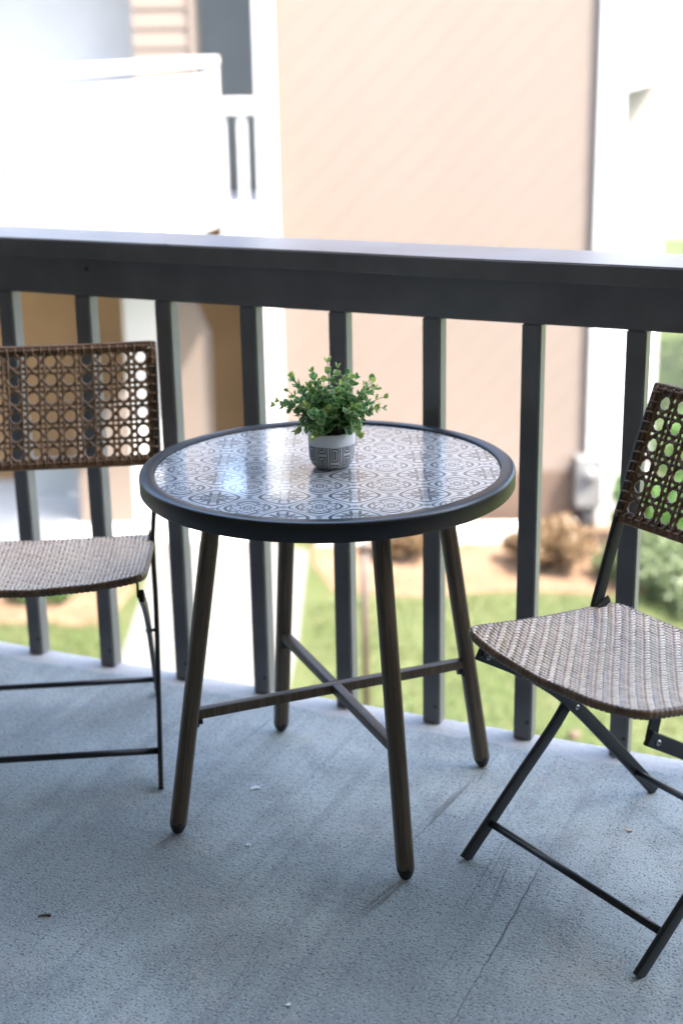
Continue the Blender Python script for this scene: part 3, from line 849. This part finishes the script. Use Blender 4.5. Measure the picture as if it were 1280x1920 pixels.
box('landing_slab', -.928, -.606, 9.45, 10.6, .02, .16, M_white, tower, .01)
box('fascia', -.897, -.606, 9.4, 9.448, -.10, .19, M_white, tower, .006)
box('upper_wall', -5.0, -1.66, 10.62, 10.9, .3, 4.2, M_soft, tower, .006)
box('lap_wall', -1.585, -1.115, 9.935, 10.6, .3, 4.2, M_tan, tower, .004)
for j in range(25):
    z0 = .34 + j * .15
    bm_v = [(-1.585, 0, 0), (-1.135, 0, 0), (-1.135, .018, .149), (-1.585, .018, .149), (-1.585, .03, 0), (-1.135, .03, 0), (-1.135, .03, .149), (-1.585, .03, .149)]
    o = obj('lap_board', bm_v, [(0, 1, 2, 3), (5, 4, 7, 6), (4, 5, 1, 0), (1, 5, 6, 2), (3, 2, 6, 7), (4, 0, 3, 7)], M_tan, tower); o.location = (0, 9.904, z0)
box('corner_board', -1.133, -1.085, 9.89, 10.62, .3, 4.2, M_tan, tower, .004)
box('recess_wall', -1.4, -.45, 12.0, 12.2, GZ, 4.2, M_grey, tower, .004)
box('roof_slab', -5.2, -1.25, 8.0, 10.9, 3.0, 3.16, M_white, tower, .01)
box('roof_slab', -1.35, -.45, 10.3, 12.2, 3.0, 3.16, M_white, tower, .01)
box('breezeway_wall', -5.0, -1.80, 11.5, 11.7, GZ, .05, M_brown, tower, .004)
box('breezeway_wall', -1.30, -.62, 11.4, 11.6, GZ, .05, M_brown, tower, .004)
poly_prism('wing_wall', [(-1.44, GZ), (-1.10, GZ), (-1.082, -1.0), (-1.20, -.72), (-1.44, -.65)], 10.0, 10.16, M_tan, tower)
poly_prism('wing_wall', [(-1.82, GZ), (-1.45, GZ), (-1.45, -.60), (-1.82, -.60)], 10.04, 10.16, M_white, tower)
poly_prism('wing_wall', [(-2.30, GZ), (-1.825, GZ), (-1.825, -1.45), (-2.30, -1.75)], 10.04, 10.16, M_tan, tower)
box('back_wall', -2.6, -.8, 12.6, 12.7, GZ, .05, M_white, tower, .004)
box('low_wall', -2.95, -1.62, 11.0, 11.15, GZ, GZ + .32, M_white, tower, .01)

lr = empty('landing_railing', (-.905, 9.06, 0), LA)
tag(lr, 'sunlit white railing along the stair landing at upper left', 'railing')
box('top_rail', -.03, 6.2, -.06, .06, 1.262, 1.325, M_white, lr, .006)
box('lower_rail', .0, 6.2, -.02, .02, 1.12, 1.20, M_white, lr, .004)
b0 = None
for k in range(29):
    x = .12 + k * .21
    if b0 is None: b0 = box('baluster', x - .017, x + .017, -.017, .017, .40, 1.119, M_white, lr, .003)
    else: link_copy(b0, lr, (x, 0, .7595))
box('corner_post', -.05, .04, -.045, .045, .34, 1.259, M_white, lr, .004)
lr2 = empty('stair_railing', (0, 9.43, 0))
tag(lr2, 'short lower white railing between the landing and the corner trim', 'railing')
box('top_rail', -.90, -.606, -.045, .045, .885, 1.005, M_white, lr2, .006)
b0 = None
for x in (-.868, -.705):
    if b0 is None: b0 = box('baluster', x - .032, x + .032, -.02, .02, .19, .884, M_white, lr2, .003)
    else: link_copy(b0, lr2, (x, 0, .537))

# ------------------------------------------------------------------ plants outside
def leaf_cloud(name, parent, mat, n, fn, size, loc=(0, 0, 0), flat=.3):
    """n leaf faces at the points fn(rng) returns"""
    P = fn(n); N = len(P)
    a = rng.normal(size=(N, 3)); a /= np.linalg.norm(a, axis=1, keepdims=True)
    b = rng.normal(size=(N, 3)); b -= a * (a * b).sum(1, keepdims=True); b /= np.linalg.norm(b, axis=1, keepdims=True)
    s = size * rng.uniform(.6, 1.3, (N, 1)); w_ = s * .5
    vs = np.stack([P - a * s, P + b * w_ - a * s * .1, P + a * s, P - b * w_ - a * s * .1], 1).reshape(-1, 3)
    me = bpy.data.meshes.new(name); me.vertices.add(4 * N); me.vertices.foreach_set('co', vs.ravel())
    me.loops.add(4 * N); me.loops.foreach_set('vertex_index', np.arange(4 * N)); me.polygons.add(N)
    me.polygons.foreach_set('loop_start', np.arange(0, 4 * N, 4)); me.polygons.foreach_set('loop_total', np.full(N, 4))
    me.update(); at = me.attributes.new('tint', 'FLOAT', 'FACE'); at.data.foreach_set('value', rng.uniform(0, 1, N))
    me.materials.append(mat.m); o = bpy.data.objects.new(name, me); col.objects.link(o); o.parent = parent; o.location = loc
    return o
def clumps(cs, rad, n):
    cs = np.array(cs); i = rng.integers(0, len(cs), n); d = rng.normal(size=(n, 3)); d /= np.linalg.norm(d, axis=1, keepdims=True)
    return cs[i] + d * (rad * rng.uniform(.25, 1, (n, 1)) ** .5)
def tree(x, y, h, cw, n, mat, label, cat='tree', group=None, leaf=.07):
    t = empty('leafy_tree', (x, y, GZ)); tag(t, label, cat, group)
    top = .55 * h; vs, fs = [], []
    sweep(bez([(0, 0, -.1), (.05, .02, .25 * h), (-.04, .05, top), (0, 0, .85 * h)], 5), csec(.09 * h / 4, 10), Vector((0, 1, 0)), scale=np.linspace(1.1, .25, 16), V0=vs, F0=fs)
    cs = []
    for k in range(9):
        a = k * 2.4 + random.uniform(-.3, .3); z0 = (.35 + .4 * k / 9) * h; r = cw * random.uniform(.5, .9)
        e = Vector((r * math.cos(a), r * math.sin(a), z0 + .22 * h))
        sweep(bez([(0, 0, z0), (e.x * .5, e.y * .5, z0 + .13 * h), e], 4), csec(.03 * h / 4, 6), Vector((0, 0, 1)), scale=np.linspace(1, .3, 9), V0=vs, F0=fs)
        cs += [e, e * .8 + Vector((random.uniform(-.3, .3) * cw, random.uniform(-.3, .3) * cw, random.uniform(.0, .35) * h * .5))]
    for k in range(10): cs.append(Vector((random.uniform(-.6, .6) * cw, random.uniform(-.6, .6) * cw, random.uniform(.5, 1.0) * h)))
    obj('trunk', vs, fs, M_bark, t, True)
    leaf_cloud('crown', t, mat, n, lambda q: clumps(cs, cw * .38, q), leaf)
tree(4.3, 12.2, 5.2, 1.7, 9000, M_tree, 'sunny green tree just beyond the white wall')
tree(6.6, 14.5, 6.0, 2.2, 9000, M_tree, 'taller tree farther out at the far right')
tree(5.6, 10.4, 3.0, 1.0, 5000, M_bush, 'small dark leaved tree seen through the right cane back')
tree(8.6, 19, 7.0, 2.8, 9000, M_tree, 'distant tree closing the view on the far right')
def bush(name, x, y, h, r, n, mat, label, group=None, leaf=.035):
    t = empty(name, (x, y, GZ)); tag(t, label, 'bush', group); vs, fs = [], []; cs = []
    for k in range(11):
        a = k * 2.4; rr = r * math.sqrt((k + .5) / 11); e = Vector((rr * math.cos(a), rr * math.sin(a), h * random.uniform(.45, .9) * (1 - .35 * rr / r)))
        sweep([(0, 0, -.03), (e.x * .4, e.y * .4, e.z * .5), e], csec(.008, 5), Vector((0, 1, 0)), scale=[1, .8, .4], V0=vs, F0=fs); cs.append(e)
    obj('branches', vs, fs, M_bark, t, True)
    leaf_cloud('foliage', t, mat, n, lambda q: clumps(cs, r * .45, q), leaf)
bush('dry_bush', 1.72, 8.75, .42, .30, 2600, M_dry, 'dry tan ornamental bush in the mulch bed')
bush('dry_bush', .55, 9.05, .34, .24, 1800, M_dry, 'small dry tuft in the mulch seen under the table')
bush('green_bush', 2.85, 9.15, .75, .42, 3200, M_bush, 'rounded green bush right of the meter box')
bush('green_bush', 3.6, 9.6, 1.2, .7, 4200, M_bush, 'large green bush farthest to the right')
bush('pale_bush', 2.45, 8.35, .38, .34, 2400, M_pale, 'pale grey green bush beside the mulch bed')
bush('pale_bush', 2.75, 7.85, .34, .36, 2400, M_pale, 'low pale bush on the lawn at far right')
bush('green_bush', -2.3, 8.35, .30, .30, 1800, M_bush, 'low green bush in the flower bed left of the path')
bush('green_bush', -3.0, 8.5, .34, .34, 1800, M_pale, 'pale low bush in the flower bed at far left')
rk = bmesh.new(); bmesh.ops.create_icosphere(rk, subdivisions=2, radius=.04)
for v_ in rk.verts: v_.co *= random.uniform(.8, 1.15); v_.co.z *= .6
tag(obj_bm('rock', rk, M_dkbrown, None, True, (1.436, 5.64, GZ + .03)), 'small grey rock on the lawn just below the balcony', 'rock')
def grass():
    N = 42000
    x = rng.uniform(-4.5, 4.5, N); y = rng.uniform(3.2, 9.3, N)
    keep = ~((x > -1.62) & (x < -.22)) & ~((y > 8.05) & (x > -.3) & (x < 3.0)) & ~((x < -1.6) & (y > 7.7))
    x, y = x[keep], y[keep]; n = len(x)
    a = rng.uniform(0, 2 * PI, n); h = rng.uniform(.03, .075, n); wd = .004 + .004 * rng.uniform(0, 1, n); bx = rng.normal(0, .025, n); by = rng.normal(0, .025, n)
    z = np.full(n, GZ)
    v = np.stack([np.stack([x - np.cos(a) * wd, y - np.sin(a) * wd, z], 1), np.stack([x + np.cos(a) * wd, y + np.sin(a) * wd, z], 1), np.stack([x + bx, y + by, z + h], 1)], 1).reshape(-1, 3)
    me = bpy.data.meshes.new('grass'); me.vertices.add(3 * n); me.vertices.foreach_set('co', v.ravel()); me.loops.add(3 * n); me.loops.foreach_set('vertex_index', np.arange(3 * n))
    me.polygons.add(n); me.polygons.foreach_set('loop_start', np.arange(0, 3 * n, 3)); me.polygons.foreach_set('loop_total', np.full(n, 3)); me.update()
    at = me.attributes.new('tint', 'FLOAT', 'FACE'); at.data.foreach_set('value', rng.uniform(0, 1, n)); me.materials.append(M_grass.m)
    o = bpy.data.objects.new('grass', me); col.objects.link(o); tag(o, 'short sunlit lawn grass beside the path', 'grass', kind='stuff')
grass()
pl = empty('garden_post', (.155, 5.5, GZ)); tag(pl, 'slim dark brown post standing in the lawn behind the table', 'post')
v, f = sweep([(0, 0, -.05), (0, 0, .7), (0, 0, 1.30)], csec(.021, 12), Vector((0, 1, 0))); obj('shaft', v, f, M_pole, pl, True)
lathe('cap', [(.021, 1.30), (.030, 1.305), (.030, 1.34), (.0001, 1.36)], M_pole, pl, 14)
